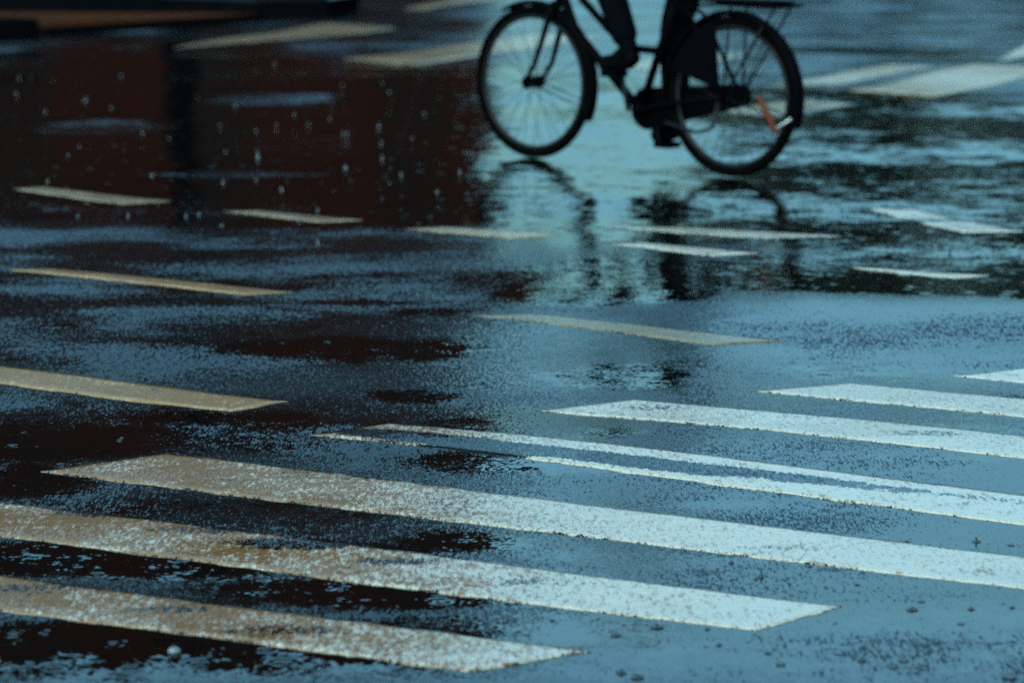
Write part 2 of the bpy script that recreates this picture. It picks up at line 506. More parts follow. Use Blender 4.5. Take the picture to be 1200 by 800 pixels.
marking("lane_dash", [(757, 289), (888, 301), (833, 305), (719, 290)], M_WHITE,
        "short pale dash in the dark mirror image of the rider", DG, step=.03)
marking("lane_dash", [(790, 267), (985, 279), (900, 284), (700, 267)], M_WHITE,  # a reflection on the water, laid as a strip of pale paint
        "streaky bright reflection laid as a pale strip below the rear wheel", DG, worn=.34, step=.03)
marking("lane_dash", [(1030, 319), (1158, 328), (1121, 333), (996, 318)], M_WHITE,
        "short white dash by the dark water channel at the right", DG, step=.03, worn=.15)
marking("lane_dash", [(1074, 245), (1197, 270), (1128, 272), (1018, 244)], M_WHITE,
        "cream dash broken in two by a dark gap at the right", DG, step=.03, wear=((1107, 257, 55, 2.2, .6),))
marking("lane_dash", [(629, 375), (921, 402), (835, 405), (552, 374)], M_OLIVE,
        "long narrow olive dash in the middle of the road, pale along its near edge", DG, step=.03, worn=.16)
marking("crossing_stripe", [(383, 28), (464, 34), (420, 41), (203, 57)], M_CREAM,
        "pale slanting stripe just in front of the dark kerb nose", FG, step=.06, thick=0.004, rimw=0.0)
marking("crossing_stripe", [(632, 41), (705, 46), (489, 74), (403, 68)], M_CREAM,
        "pale slanting stripe that runs behind the front wheel", FG, step=.06, thick=0.004, rimw=0.0)
marking("crossing_stripe", [(560, -6), (600, -3), (500, 11), (474, 11)], M_CREAM,
        "thin pale stripe at the upper edge right of the dark kerb nose", FG, step=.06, thick=0.004, rimw=0.0)
marking("crossing_stripe", [(1140, 76), (1262, 80), (1096, 113), (996, 106)], M_CREAM,
        "broad pale stripe slanting up to the right edge behind the bicycle", FG, step=.06, thick=0.004, rimw=0.0)
marking("crossing_stripe", [(1240, 32), (1290, 36), (1205, 63), (1168, 70)], M_WHITE,
        "pale stripe in the upper right corner", FG, step=.06, thick=0.004, rimw=0.0, worn=.2)
marking("crossing_stripe", [(1040, 77), (1100, 80), (985, 98), (905, 98)], M_CREAM,
        "faded stripe directly right of the rear wheel", FG, step=.06, thick=0.004, rimw=0.0, worn=.36)
marking("crossing_stripe", [(800, 62), (880, 66), (790, 84), (700, 80)], M_CREAM,
        "faded stripe seen through the bicycle between its wheels", FG, step=.06, thick=0.004, rimw=0.0, worn=.36)
marking("crossing_stripe", [(930, 116), (1010, 122), (905, 138), (830, 130)], M_CREAM,
        "yellowish worn stripe seen through the spokes of the rear wheel", FG, step=.06, thick=0.004, rimw=0.0, worn=.4)

# ------------------------------------------------------------------ traffic island with black kerb at the upper left
M_KERB = simple("black_kerb_stone", (0.003, 0.003, 0.0035), 0.8, spec=0.0, var=.5, scale=9)
M_KERB_TOP = wet_surface("wet_kerb_top")


def wet_top(o):
    o.data.materials.append(M_KERB_TOP)
    for p in o.data.polygons:
        if p.normal.z > 0.5: p.material_index = 1
    return o

M_BRICK = simple("rust_brown_paving", (0.055, 0.018, 0.007), 0.7, spec=0.02, var=0.6, scale=14)
nb = M_BRICK.node_tree


def bez(pts, n=8):
    out = []
    for i in range(len(pts) - 1):
        for k in range(n):
            t = k / n
            out.append(tuple(pts[i][j] * (1 - t) + pts[i + 1][j] * t for j in range(len(pts[i]))))
    out.append(tuple(pts[-1]))
    return out


def strip(name, mat, outer, inner, z0, z1, round_=0.015):
    """A kerb run: outer and inner ground lines, top at z1 (per point), with a rounded outer arris."""
    vs, fs = [], []
    for (a, b, zz) in zip(outer, inner, z1):
        a, b = Vector((*a, 0)), Vector((*b, 0))
        d = (b - a).normalized()
        prof = [a + Vector((0, 0, z0)), a + Vector((0, 0, zz - round_)), a + d * round_ * .3 + Vector((0, 0, zz - round_ * .3)),
                a + d * round_ + Vector((0, 0, zz)), b + Vector((0, 0, zz)), b + Vector((0, 0, z0))]
        vs += prof
    n = 6
    for i in range(len(outer) - 1):
        for k in range(n - 1):
            fs.append((i * n + k, i * n + k + 1, (i + 1) * n + k + 1, (i + 1) * n + k))
    fs.append(tuple(range(n))); fs.append(tuple(reversed(range((len(outer) - 1) * n, len(outer) * n))))
    return MB().add(vs, fs)


kx0 = ground(-260, 62)
k1 = ground(46, 47.5)
k2 = ground(52, 41)
k3 = ground(310, 24)
# high kerb block on the left
d_in = Vector((k3[0] - k2[0], k3[1] - k2[1])).normalized()
nrm_in = Vector((-d_in.y, d_in.x))


def off(p, d, al=0.0):
    return (p[0] + nrm_in.x * d + d_in.x * al, p[1] + nrm_in.y * d + d_in.y * al)


outer = bez([kx0, k1], 10)
tag(wet_top(strip("kerb", M_KERB, outer, [off(p, 0.3) for p in outer], -0.02, [0.155] * len(outer)).build("kerb", M_KERB, smooth=False)),
    "high black kerb block at the upper left edge, wet on top", "kerb", kind="structure")
outer = bez([k2, k3], 12)
tag(wet_top(strip("kerb", M_KERB, outer, [off(p, 0.12) for p in outer], -0.02, [0.045] * len(outer), .008).build("kerb", M_KERB, smooth=False)),
    "low dropped kerb in front of the brown paving", "kerb", kind="structure")
# raised black kerb behind, ending in a rounded nose
q0, q1, q2 = ground(-260, 17), ground(190, 15.5), ground(300, 21)
nose = [ground(385, 18.5), ground(412, 14), ground(421, 7), ground(412, 0), ground(385, -5)]
outer = bez([q0, q1, q2], 8)[:-1] + [q2] + nose
inner = [(p[0] - .02, p[1] + 0.32) for p in bez([q0, q1, q2], 8)] + [(p[0] * .93 - .15, min(p[1] + .12, nose[-1][1] - .05)) for p in nose]
hk = MB()
top_z = .15
ctr = (ground(330, 4)[0], ground(330, 4)[1])
poly = bez([q0, q1, q2], 8) + nose + [(q0[0], nose[-1][1] + .25)]
n = len(poly)
vs = [(p[0], p[1], -.02) for p in poly] + [(p[0], p[1], top_z - .02) for p in poly] + [(p[0] + (ctr[0] - p[0]) * .012, p[1] + (ctr[1] - p[1]) * .02, top_z) for p in poly]
fs = [(i, (i + 1) % n, n + (i + 1) % n, n + i) for i in range(n)] + [(n + i, n + (i + 1) % n, 2 * n + (i + 1) % n, 2 * n + i) for i in range(n)] + [tuple(range(2 * n, 3 * n))]
hk.add(vs, fs)
tag(wet_top(hk.build("kerb", M_KERB, smooth=False)), "raised black kerb island ending in a rounded nose", "kerb", kind="structure")
# brown paving between them
pv = MB()
a = [off(p, 0.125) for p in (off(k2, 0, -.5), k3)]
b = [(q0[0], q0[1] - .02), (q2[0], q2[1] - .02)]
pp = [(a[0][0] - 2.2, a[0][1] - .1), a[1], (q2[0] + .0, q2[1] - .012), (q0[0] - .3, q0[1] - .012)]
vs = [(p[0], p[1], 0.035) for p in pp] + [(p[0], p[1], -0.02) for p in pp]
pv.add(vs, [(0, 1, 2, 3), (0, 4, 5, 1), (1, 5, 6, 2), (2, 6, 7, 3), (3, 7, 4, 0)])
tag(pv.build("pavement", M_BRICK, smooth=False), "rust brown paving of the island behind the low kerb", "pavement", kind="structure")

# ------------------------------------------------------------------ lamp post on the island (mirrored in the puddle)
M_POST = simple("dark_painted_steel", (0.0012, 0.0016, 0.0022), 0.8, spec=0.0)
M_GLASS_LAMP = simple("frosted_lamp_glass", (0.3, 0.32, 0.33), 0.3)
lp = ground(211, 6)
post = empty("lamp_post", (lp[0], lp[1], 0.1))
tag(post, "dark lamp post on the kerb island, mirrored as a dark band in the puddle", "lamp post")
MB().lathe([(.17, 0), (.17, .5), (.12, .56), (.11, 3.0), (.08, 7.4)], n=20).build("post", M_POST, post)
MB().tube([(0, 0, 7.35), (.1, -.05, 7.8), (.6, -.3, 8.0), (1.1, -.5, 8.02)], [.06, .055, .05, .045], 10).build("arm", M_POST, post)
hd = MB().box((1.4, -.62, 8.0), (.75, .26, .12), Matrix.Rotation(R(-22), 3, "Z")).build("lamp_head", M_POST, post)
MB().box((1.42, -.63, 7.925), (.5, .2, .03), Matrix.Rotation(R(-22), 3, "Z")).build("lens", M_GLASS_LAMP, hd)

# ------------------------------------------------------------------ building across the road (seen only as its reflection)
M_WALL, nt, pb = new_mat("dark_red_brick")
tc = nt.nodes.new("ShaderNodeTexCoord")
br = nt.nodes.new("ShaderNodeTexBrick")
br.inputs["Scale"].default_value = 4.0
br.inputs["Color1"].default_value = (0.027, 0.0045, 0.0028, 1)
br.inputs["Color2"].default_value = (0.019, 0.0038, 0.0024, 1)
br.inputs["Mortar"].default_value = (0.012, 0.005, 0.004, 1)
mp = nt.nodes.new("ShaderNodeMapping"); mp.inputs["Rotation"].default_value = (R(90), 0, 0)
nt.links.new(tc.outputs["Object"], mp.inputs["Vector"])
nt.links.new(mp.outputs["Vector"], br.inputs["Vector"])
nt.links.new(br.outputs["Color"], pb.inputs["Base Color"])
pb.inputs["Roughness"].default_value = 0.85
pb.inputs["Specular IOR Level"].default_value = 0.05
M_PANE = simple("dark_window_glass", (0.003, 0.0045, 0.004), 0.1, spec=0.06)
M_FRAME = simple("brown_window_frame", (0.008, 0.004, 0.003), 0.7, spec=0.02)
M_ROOF = simple("dark_roof_felt", (0.03, 0.028, 0.028), 0.8)

BY = 70.0
BX1 = (577 - 600) / F_PX * BY      # its right-hand corner
BX0 = -60.0
BH = 20.5
bld = empty("brick_building", ((BX0 + BX1) / 2, BY, 0))
tag(bld, "dark red brick building across the road, mirrored in the left puddles", "building")
bw = BX1 - BX0
wins = []
x = bw / 2 - 1.9
while x > -bw / 2 + 1.5:
    for fl, (zb, zt) in enumerate([(5.2, 7.0), (8.7, 10.5), (12.2, 14.0), (15.7, 17.5)]):
        wins.append((x, zb, zt, 1.5))
    wins.append((x, 1.1, 3.3, 1.7))
    x -= 4.6
wall = MB()
# front wall as a grid with openings left out
xs = sorted(set([-bw / 2, bw / 2] + [w[0] - w[3] / 2 for w in wins] + [w[0] + w[3] / 2 for w in wins]))
zs = sorted(set([0, BH] + [w[1] for w in wins] + [w[2] for w in wins]))
for i in range(len(xs) - 1):
    for j in range(len(zs) - 1):
        cx, cz = (xs[i] + xs[i + 1]) / 2, (zs[j] + zs[j + 1]) / 2
        if any(abs(cx - w[0]) < w[3] / 2 and w[1] < cz < w[2] for w in wins): continue
        wall.add([(xs[i], 0, zs[j]), (xs[i + 1], 0, zs[j]), (xs[i + 1], 0, zs[j + 1]), (xs[i], 0, zs[j + 1])], [(0, 1, 2, 3)])
for (wx, zb, zt, ww) in wins:
    l, r_ = wx - ww / 2, wx + ww / 2
    wall.add([(l, 0, zb), (r_, 0, zb), (r_, 0, zt), (l, 0, zt), (l, .25, zb), (r_, .25, zb), (r_, .25, zt), (l, .25, zt)],
             [(0, 4, 5, 1), (1, 5, 6, 2), (2, 6, 7, 3), (3, 7, 4, 0)])
wall.add([(bw / 2, 0, 0), (bw / 2, 12, 0), (bw / 2, 12, BH), (bw / 2, 0, BH)], [(0, 1, 2, 3)])
wall.add([(-bw / 2, 0, 0), (-bw / 2, 12, 0), (-bw / 2, 12, BH), (-bw / 2, 0, BH)], [(3, 2, 1, 0)])
wall.add([(-bw / 2, 12, 0), (bw / 2, 12, 0), (bw / 2, 12, BH), (-bw / 2, 12, BH)], [(3, 2, 1, 0)])
wall.build("wall", M_WALL, bld, smooth=False)
MB().box((0, 6, BH + .12), (bw + .5, 12.5, .24)).build("roof", M_ROOF, bld, smooth=False)
for (wx, zb, zt, ww) in wins:
    fr = MB()
    for sx in (-1, 0, 1):
        fr.box((wx + sx * (ww / 2 - .05), .2, (zb + zt) / 2), (.08, .07, zt - zb - .01))
    for zz in (zb + .05, zt - .05): fr.box((wx, .205, zz), (ww - .02, .07, .08))
    f = fr.build("window", M_FRAME, bld, smooth=False)
    MB().box((wx, .225, (zb + zt) / 2), (ww - .02, .02, zt - zb - .02)).build("pane", M_PANE, f, smooth=False)

# ------------------------------------------------------------------ trees beyond the road on the right (reflected)
M_BARK = simple("wet_bark", (0.05, 0.037, 0.028), 0.7)
M_LEAF = simple("dark_foliage", (0.012, 0.020, 0.010), 0.7, var=0.6, scale=1.5)


def tree(x, y, h, wid, label):
    t = empty("street_tree", (x, y, 0))
    tag(t, label, "tree", "trees beyond the road")
    tr = MB().tube([(0, 0, -.05), (.03, 0, h * .2), (-.02, .02, h * .5), (.02, 0, h * .8)], [.17, .14, .1, .04], 9)
    for k in range(7):
        a = k * 2.4; z = h * (.22 + .07 * k)
        tr.tube([(0, 0, z), (math.cos(a) * wid * .25, math.sin(a) * wid * .25, z + h * .09), (math.cos(a) * wid * .42, math.sin(a) * wid * .42, z + h * .2)], [.06, .04, .015], 6)
    tr.build("trunk", M_BARK, t)
    cr = MB()
    clumps = []
    for k in range(42):
        z = random.uniform(.25, .97)
        rr = wid * .5 * math.sin(min(1, (z - .12) * 1.15) * math.pi) ** .6
        a = random.uniform(0, 6.28); q = rr * math.sqrt(random.random())
        clumps.append((math.cos(a) * q, math.sin(a) * q, h * z, random.uniform(.35, .75) * wid * .3))
    for c in clumps:
        for _ in range(150):
            v = Vector([random.gauss(0, .5) for _ in range(3)]) * c[3]
            p = Vector(c[:3]) + v
            e1 = Vector([random.gauss(0, 1) for _ in range(3)]).normalized() * random.uniform(.10, .24)
            e2 = e1.orthogonal().normalized() * e1.length * .55
            cr.add([p - e1, p + e2, p + e1, p - e2], [(0, 1, 2, 3)])
    cr.build("crown", M_LEAF, t)


tree(5.3, 60, 6.6, 3.8, "small dark tree right of the brick building, beyond the road")
tree(7.9, 63, 7.8, 4.6, "broad dark tree second from the building, beyond the road")
tree(10.6, 60, 6.6, 4.2, "low dark tree third from the building, beyond the road")
tree(13.4, 64, 8.2, 4.8, "tallest dark tree, fourth from the building, beyond the road")
tree(16.6, 62, 7.0, 4.4, "dark tree farthest from the building, beyond the road")

hd_ = MB()  # leaf row added out of view to darken the low reflections
for _ in range(11000):
    p = Vector((random.uniform(.8, 46), 67 + random.gauss(0, .35), abs(random.gauss(0, .5)) * .0 + random.uniform(.02, 2.5) + random.gauss(0, .1)))
    e1 = Vector([random.gauss(0, 1) for _ in range(3)]).normalized() * random.uniform(.12, .26)
    e2 = e1.orthogonal().normalized() * e1.length * .6
    hd_.add([p - e1, p + e2, p + e1, p - e2], [(0, 1, 2, 3)])
tag(hd_.build("added_hedge", M_LEAF), "long dark leafy row added behind the trees to darken low reflections", "added_hedge")

# ------------------------------------------------------------------ bicycle
M_BLACK = simple("black_bicycle_paint", (0.002, 0.002, 0.003), 0.5, spec=0.01)
M_TYRE = simple("tyre_rubber", (0.0025, 0.0025, 0.0025), 0.8, spec=0.0)
M_STEEL = simple("dull_steel", (0.012, 0.012, 0.014), 0.5, metal=0.6)
M_SADDLE = simple("black_saddle_leather", (0.01, 0.009, 0.008), 0.45)
M_ORANGE = simple("orange_reflector", (0.11, 0.022, 0.006), 0.5, spec=.2)
M_PALE = simple("pale_plastic", (0.6, 0.62, 0.62), 0.4)

rc, fc = ground(857, 208), ground(625, 185.5)
WB = math.hypot(fc[0] - rc[0], fc[1] - rc[1])
yaw = math.atan2(fc[1] - rc[1], fc[0] - rc[0])
bike = empty("bicycle", (rc[0], rc[1], 0.0), yaw)
tag(bike, "black step-through city bicycle with mudguards and rear rack, ridden across the wet road", "bicycle")
WR = 0.352
BB = (0.515, 0.265)


def wheel(cx):
    w = MB().ring((cx, 0, WR), WR - .022, .021, n=72, m=12).build("wheel", M_TYRE, bike)
    rim = MB().ring((cx, 0, WR), WR - .049, .011, n=72, m=8).build("rim", M_STEEL, w)
    hub = MB()
    hub.tube([(cx, -.05, WR), (cx, -.045, WR), (cx, -.02, WR), (cx, .02, WR), (cx, .045, WR), (cx, .05, WR)], [.03, .03, .026, .026, .03, .03], 14)
    hub.tube([(cx, -.07, WR), (cx, .07, WR)], .008, 8)
    hub.build("hub", M_BLACK, w)
    sp = MB()
    for k in range(32):
        a = 2 * math.pi * k / 32
        sgn = 1 if k % 2 else -1
        off_ = .45 if (k // 2) % 2 else -.45
        sp.tube([(cx + math.cos(a + off_) * .03, sgn * .035, WR + math.sin(a + off_) * .03), (cx + math.cos(a) * (WR - .052), sgn * .004, WR + math.sin(a) * (WR - .052))], .0013, 5)
    sp.build("spokes", M_STEEL, w)
    return w


wheel(0.0); wheel(WB)


def arc(cx, rad, a0, a1, n=20, y=0):
    return [(cx + math.cos(R(a0 + (a1 - a0) * i / n)) * rad, y, WR + math.sin(R(a0 + (a1 - a0) * i / n)) * rad) for i in range(n + 1)]


def guard(cx, a0, a1, name):
    pts = arc(cx, WR + .022, a0, a1)
    vs, fs = [], []
    prof = [(-.032, -.016), (-.026, -.003), (-.012, .003), (.012, .003), (.026, -.003), (.032, -.016)]
    for p in pts:
        d = Vector((p[0] - cx, 0, p[2] - WR)).normalized()
        for (yy, rr) in prof: vs.append(Vector(p) + d * rr + Vector((0, yy, 0)))
        for (yy, rr) in reversed(prof): vs.append(Vector(p) + d * (rr - .004) + Vector((0, yy * .93, 0)))
    m = 12
    for i in range(len(pts) - 1):
        for k in range(m):
            q = (k + 1) % m
            fs.append((i * m + k, i * m + q, (i + 1) * m + q, (i + 1) * m + k))
    g = MB().add(vs, fs)
    g.tube([pts[2 if a0 > 90 else -3][:1] + (.03,) + pts[2 if a0 > 90 else -3][2:], (cx, .06, WR)], .003, 5) if False else None
    return g.build(name, M_BLACK, bike)


# mudguards: the rear one from the bottom bracket over to the tail, the front one from ahead of the fork to behind the wheel
g_rear = guard(0.0, -5, 198, "mudguard")
g_front = guard(WB, 62, 205, "mudguard")
for sy in (-1, 1):
    for (par, cx, dx, dz) in ((g_rear, 0, -math.cos(R(14)), -math.sin(R(14))), (g_rear, 0, -math.cos(R(60)), math.sin(R(60))), (g_front, WB, -math.cos(R(15)), -math.sin(R(15)))):
        MB().tube([(cx, sy * .062, WR), (cx + dx * (WR + .01), sy * .034, WR + dz * (WR + .01))], .003, 6).build("stay", M_STEEL, par)
# frame
HB, HT = (WB - .165, .735), (WB - .225, .905)
fr = MB()
fr.tube([(HB[0] + .008, 0, HB[1] - .02), (HT[0] - .008, 0, HT[1] + .02)], .022, 14)                    # head tube
fr.tube([(HB[0] - .01, 0, HB[1] + .035), (HB[0] - .09, 0, .60), (BB[0] + .16, 0, .40), (BB[0] + .02, 0, BB[1] + .012)], .021, 14)   # down tube
fr.tube([(HT[0] + .002, 0, HT[1] - .05), (HT[0] - .07, 0, .74), (BB[0] + .17, 0, .60), (BB[0] + .05, 0, .535), (BB[0] - .085, 0, .53)], .018, 14)  # curved upper tube
ST = (BB[0] - .225, .83)
fr.tube([(BB[0], 0, BB[1]), (ST[0], 0, ST[1])], .0185, 14)                                             # seat tube
fr.tube([(BB[0], -.038, BB[1]), (BB[0], .038, BB[1])], .024, 14)
for sy in (-1, 1):
    fr.tube([(BB[0] - .02, sy * .03, BB[1]), (.30, sy * .045, .31), (0, sy * .062, WR)], .011, 10)
    fr.tube([(ST[0] + .03, sy * .02, ST[1] - .07), (.2, sy * .045, .70), (0, sy * .062, WR)], .009, 10)
fr.build("frame", M_BLACK, bike)
fk = MB()
fk.tube([(HB[0] - .05, 0, HB[1] + .1), (HB[0] + .004, 0, HB[1] - .02)], .016, 12)
fk.tube([(HB[0] + .004, -.05, HB[1] - .02), (HB[0] + .004, .05, HB[1] - .02)], .018, 10)
for sy in (-1, 1):
    fk.tube([(HB[0] + .004, sy * .05, HB[1] - .02), (HB[0] + .06, sy * .056, .56), (HB[0] + .105, sy * .06, .44), (WB, sy * .062, WR)], [.016, .014, .012, .009], 10)
fk.build("fork", M_BLACK, bike)
# handlebar with grips, stem
hb = MB()
hb.tube([(HT[0], 0, HT[1]), (HT[0] - .03, 0, 1.04)], .014, 10)
hb.tube([(HT[0] - .33, -.30, 1.06), (HT[0] - .22, -.31, 1.08), (HT[0] - .05, -.22, 1.10), (HT[0] - .01, -.06, 1.05), (HT[0] - .01, .06, 1.05), (HT[0] - .05, .22, 1.10), (HT[0] - .22, .31, 1.08), (HT[0] - .33, .30, 1.06)], .011, 10)
hbo = hb.build("handlebar", M_STEEL, bike)
for sy in (-1, 1):
    MB().tube([(HT[0] - .345, sy * .30, 1.058), (HT[0] - .23, sy * .309, 1.077)], .016, 10).build("grip", M_TYRE, hbo)
hl = MB().tube([(HT[0] + .06, 0, .80), (HT[0] + .10, 0, .80), (HT[0] + .14, 0, .80)], [.02, .035, .037], 14).build("headlight", M_BLACK, bike)
MB().tube([(HT[0] + .1405, 0, .80), (HT[0] + .144, 0, .80)], .032, 14).build("lens", M_GLASS_LAMP, hl)
# saddle
MB().tube([(ST[0], 0, ST[1]), (ST[0] - .045, 0, ST[1] + .1)], .013, 10).build("seat_post", M_STEEL, bike)
sx, sz = ST[0] - .06, ST[1] + .12
MB().tube([(sx - .14, 0, sz + .015), (sx - .10, 0, sz + .012), (sx - .02, 0, sz), (sx + .08, 0, sz - .002), (sx + .15, 0, sz + .004)], [.03, .045, .04, .026, .015], 14, flat=1.9).build("saddle", M_SADDLE, bike)
# rack
rk = MB()
rz = 0.752
for sy in (-.055, 0, .055):
    rk.tube([(.17, sy * .8, rz - .01), (.05, sy, rz), (-.28, sy, rz), (-.335, sy * .9, rz + .006)], .006, 8)
for xx in (.08, -.06, -.2, -.30): rk.tube([(xx, -.06, rz), (xx, .06, rz)], .005, 8)
for sy in (-1, 1):
    rk.tube([(-.03, sy * .057, rz), (0, sy * .07, WR)], .005, 8)
    rk.tube([(-.27, sy * .057, rz), (0.0, sy * .072, WR)], .005, 8)
rk.tube([(.17, 0, rz - .01), (ST[0] - .0, 0, rz - .03)], .007, 8)
rk.box((-.08, 0, rz + .016), (.42, .12, .014))
rk.build("rack", M_BLACK, bike)
# chain case on the drive side
cc = MB()
prof = []
for a in range(90, 271, 15): prof.append((0 + .05 * math.cos(R(a)), WR + .05 * math.sin(R(a))))
for a in range(-90, 91, 15): prof.append((BB[0] + .095 * math.cos(R(a)), BB[1] + .095 * math.sin(R(a))))
n = len(prof)
cc.add([(p[0], -.075, p[1]) for p in prof] + [(p[0], -.045, p[1]) for p in prof],
       [tuple(range(n)), tuple(reversed(range(n, 2 * n)))] + [(i, n + i, n + (i + 1) % n, (i + 1) % n) for i in range(n)])
cc.build("chain_case", M_BLACK, bike, smooth=False)
# cranks and pedals: left up and a little forward, right down
CA = R(12)
PL = (BB[0] + .17 * math.sin(CA), BB[1] + .17 * math.cos(CA))
PR = (BB[0] - .17 * math.sin(CA), BB[1] - .17 * math.cos(CA))
for (p, sy) in ((PL, 1), (PR, -1)):
    c = MB().tube([(BB[0], sy * .085, BB[1]), (p[0], sy * .095, p[1])], .011, 8).build("crank", M_STEEL, bike)
    MB().box((p[0], sy * .145, p[1]), (.09, .085, .026)).build("pedal", M_TYRE, c, smooth=False)
# coat guard, kickstand, lock box behind the seat tube
MB().tube([(.02, .075, WR - .02), (.03, .10, .22), (.10, .13, .20), (.26, .14, .235)], .008, 8).build("kickstand", M_STEEL, bike)
cg = MB()
pts = [(math.cos(R(a)) * (WR - .03), WR + math.sin(R(a)) * (WR - .03)) for a in range(20, 86, 6)]
cg.add([(0.03, .052, WR + .03)] + [(p[0], .05, p[1]) for p in pts], [(0, i + 1, i + 2) for i in range(len(pts) - 1)])
cg.add([(0.03, .055, WR + .03)] + [(p[0], .053, p[1]) for p in pts], [(0, i + 2, i + 1) for i in range(len(pts) - 1)])
cg.build("coat_guard", M_BLACK, bike, smooth=False)
# orange reflector on the tail of the rear mudguard with a pale clip
rfo = MB().tube([(-.195, .07, .375), (-.20, .07, .365), (-.285, .065, .225), (-.29, .065, .215)], [.007, .013, .015, .009], 10).build("reflector", M_ORANGE, bike)
MB().tube([(-.285, .068, .235), (-.37, .07, .285)], .005, 6).build("clip", M_PALE, bike)

# ------------------------------------------------------------------ rider
M_SKIN = simple("skin", (0.45, 0.27, 0.19), 0.5, var=.1)
M_TROUSER = simple("dark_trousers", (0.0022, 0.003, 0.0045), 0.9, spec=0.0, var=.3)
M_COAT = simple("dark_rain_jacket", (0.006, 0.008, 0.012), 0.7, spec=.1, var=.3)
M_SHOE = simple("black_shoe", (0.002, 0.002, 0.002), 0.6, spec=.02)
M_HAIR = simple("dark_hair", (0.015, 0.011, 0.008), 0.6)


def skin(name, verts, edges, mat, parent, sub=2, root=0):
    me = bpy.data.meshes.new(name)
    me.from_pydata([v[:3] for v in verts], edges, [])
    o = bpy.data.objects.new(name, me)
    COL.objects.link(o)
    o.modifiers.new("skin", "SKIN").use_smooth_shade = True
    if not me.skin_vertices: me.skin_vertices.new(name="skin")
    for i, v in enumerate(verts):
        d = me.skin_vertices[0].data[i]
        d.radius = (v[3], v[4] if len(v) > 4 else v[3])
        d.use_root = (i == root)
    s = o.modifiers.new("subdivision", "SUBSURF"); s.levels = s.render_levels = sub
    dg = bpy.context.evaluated_depsgraph_get()
    m2 = bpy.data.meshes.new_from_object(o.evaluated_get(dg))
    o.modifiers.clear()
    o.data = m2
    m2.materials.clear(); m2.materials.append(mat)
    m2.polygons.foreach_set("use_smooth", [True] * len(m2.polygons))
    if parent: o.parent = parent
    return o


rider = empty("person", (rc[0], rc[1], 0), yaw)
tag(rider, "cyclist in dark trousers and dark jacket pedalling the bicycle, one foot up, one down", "person")
hipz = sz + .085
HX = sx + .02
aL = (PL[0] - .075, .135, PL[1] + .115)
aR = (PR[0] - .055, -.135, PR[1] + .105)


def knee(h, a, l1=.435, l2=.43):
    h, a = Vector(h), Vector(a)
    d = a - h; L_ = min(d.length, l1 + l2 - .005)
    q = (l1 * l1 - l2 * l2 + L_ * L_) / (2 * L_)
    hh = math.sqrt(max(0, l1 * l1 - q * q))
    u = d.normalized()
    f = Vector((1, 0, 0)); f = (f - u * f.dot(u)).normalized()
    return h + u * q + f * hh


hL, hR = (HX, .095, hipz), (HX, -.095, hipz)
kL, kR = knee(hL, aL), knee(hR, aR)
lerp = lambda a, b, t: tuple(a[i] * (1 - t) + b[i] * t for i in range(3))
shx, shz = HX + .24, hipz + .44
gripL, gripR = (HT[0] - .285, .305, 1.075), (HT[0] - .285, -.305, 1.075)
# body: pelvis, spine, neck, head, arms, legs as one surface
bv = [(HX, 0, hipz, .075, .10), (HX + .10, 0, hipz + .2, .065, .09), (HX + .2, 0, hipz + .38, .07, .10), (shx + .03, 0, shz + .04, .055),
      (shx + .06, 0, shz + .11, .05), (shx + .085, 0, shz + .19, .075, .07), (shx + .095, 0, shz + .26, .085, .075), (shx + .09, 0, shz + .31, .055)]
be = [(0, 1), (1, 2), (2, 3), (3, 4), (4, 5), (5, 6), (6, 7)]
for (h, k, a, sy) in ((hL, kL, aL, 1), (hR, kR, aR, -1)):
    b0 = len(bv)
    bv += [(*h, .075), (*lerp(h, k, .5), .065), (*k, .052), (*lerp(k, a, .35), .05), (*a, .033)]
    be += [(0, b0), (b0, b0 + 1), (b0 + 1, b0 + 2), (b0 + 2, b0 + 3), (b0 + 3, b0 + 4)]
for (g, sy) in ((gripL, 1), (gripR, -1)):
    b0 = len(bv)
    el = (shx + .04, sy * .27, shz - .27)
    wr = (g[0] - .055, g[1], g[2] + .05)
    bv += [(shx, sy * .165, shz - .01, .038), (*el, .034), (*wr, .024), (g[0] - .012, g[1], g[2] + .036, .03, .022)]
    be += [(2, b0), (b0, b0 + 1), (b0 + 1, b0 + 2), (b0 + 2, b0 + 3)]
    for q, dy in enumerate((-.032, -.011, .010, .030)):       # fingers curl over the grip
        c0 = len(bv)
        yy = g[1] + dy
        bv += [(g[0] + .015, yy, g[2] + .030, .0095), (g[0] + .030, yy, g[2] + .004, .0085), (g[0] + .014, yy, g[2] - .022, .008)]
        be += [(b0 + 3, c0), (c0, c0 + 1), (c0 + 1, c0 + 2)]
    c0 = len(bv)
    bv += [(g[0] - .02, g[1] - sy * .04, g[2] + .018, .010), (g[0] - .002, g[1] - sy * .046, g[2] - .014, .0085)]
    be += [(b0 + 3, c0), (c0, c0 + 1)]
body = skin("body", bv, be, M_SKIN, rider)
hx, hz = shx + .092, shz + .235
face = MB()
face.tube([(hx + .088, 0, hz + .02), (hx + .108, 0, hz - .012), (hx + .088, 0, hz - .022)], [.008, .014, .01], 8)
face.build("nose", M_SKIN, rider)
for sy in (-1, 1):
    MB().lathe([(.004, -.012), (.011, -.007), (.013, 0), (.011, .007), (.004, .012)], (hx + .074, sy * .032, hz + .022), 10).build("eye", M_PALE, rider)
    MB().tube([(hx - .01, sy * .082, hz - .025), (hx - .016, sy * .09, hz + .005), (hx - .006, sy * .084, hz + .03)], [.008, .013, .009], 8).build("ear", M_SKIN, rider)
MB().tube([(hx + .082, -.022, hz - .052), (hx + .092, 0, hz - .05), (hx + .082, .022, hz - .052)], [.003, .006, .003], 6).build("mouth", simple("lips", (.35, .13, .1), .5), rider)
hair = MB()
pr = []
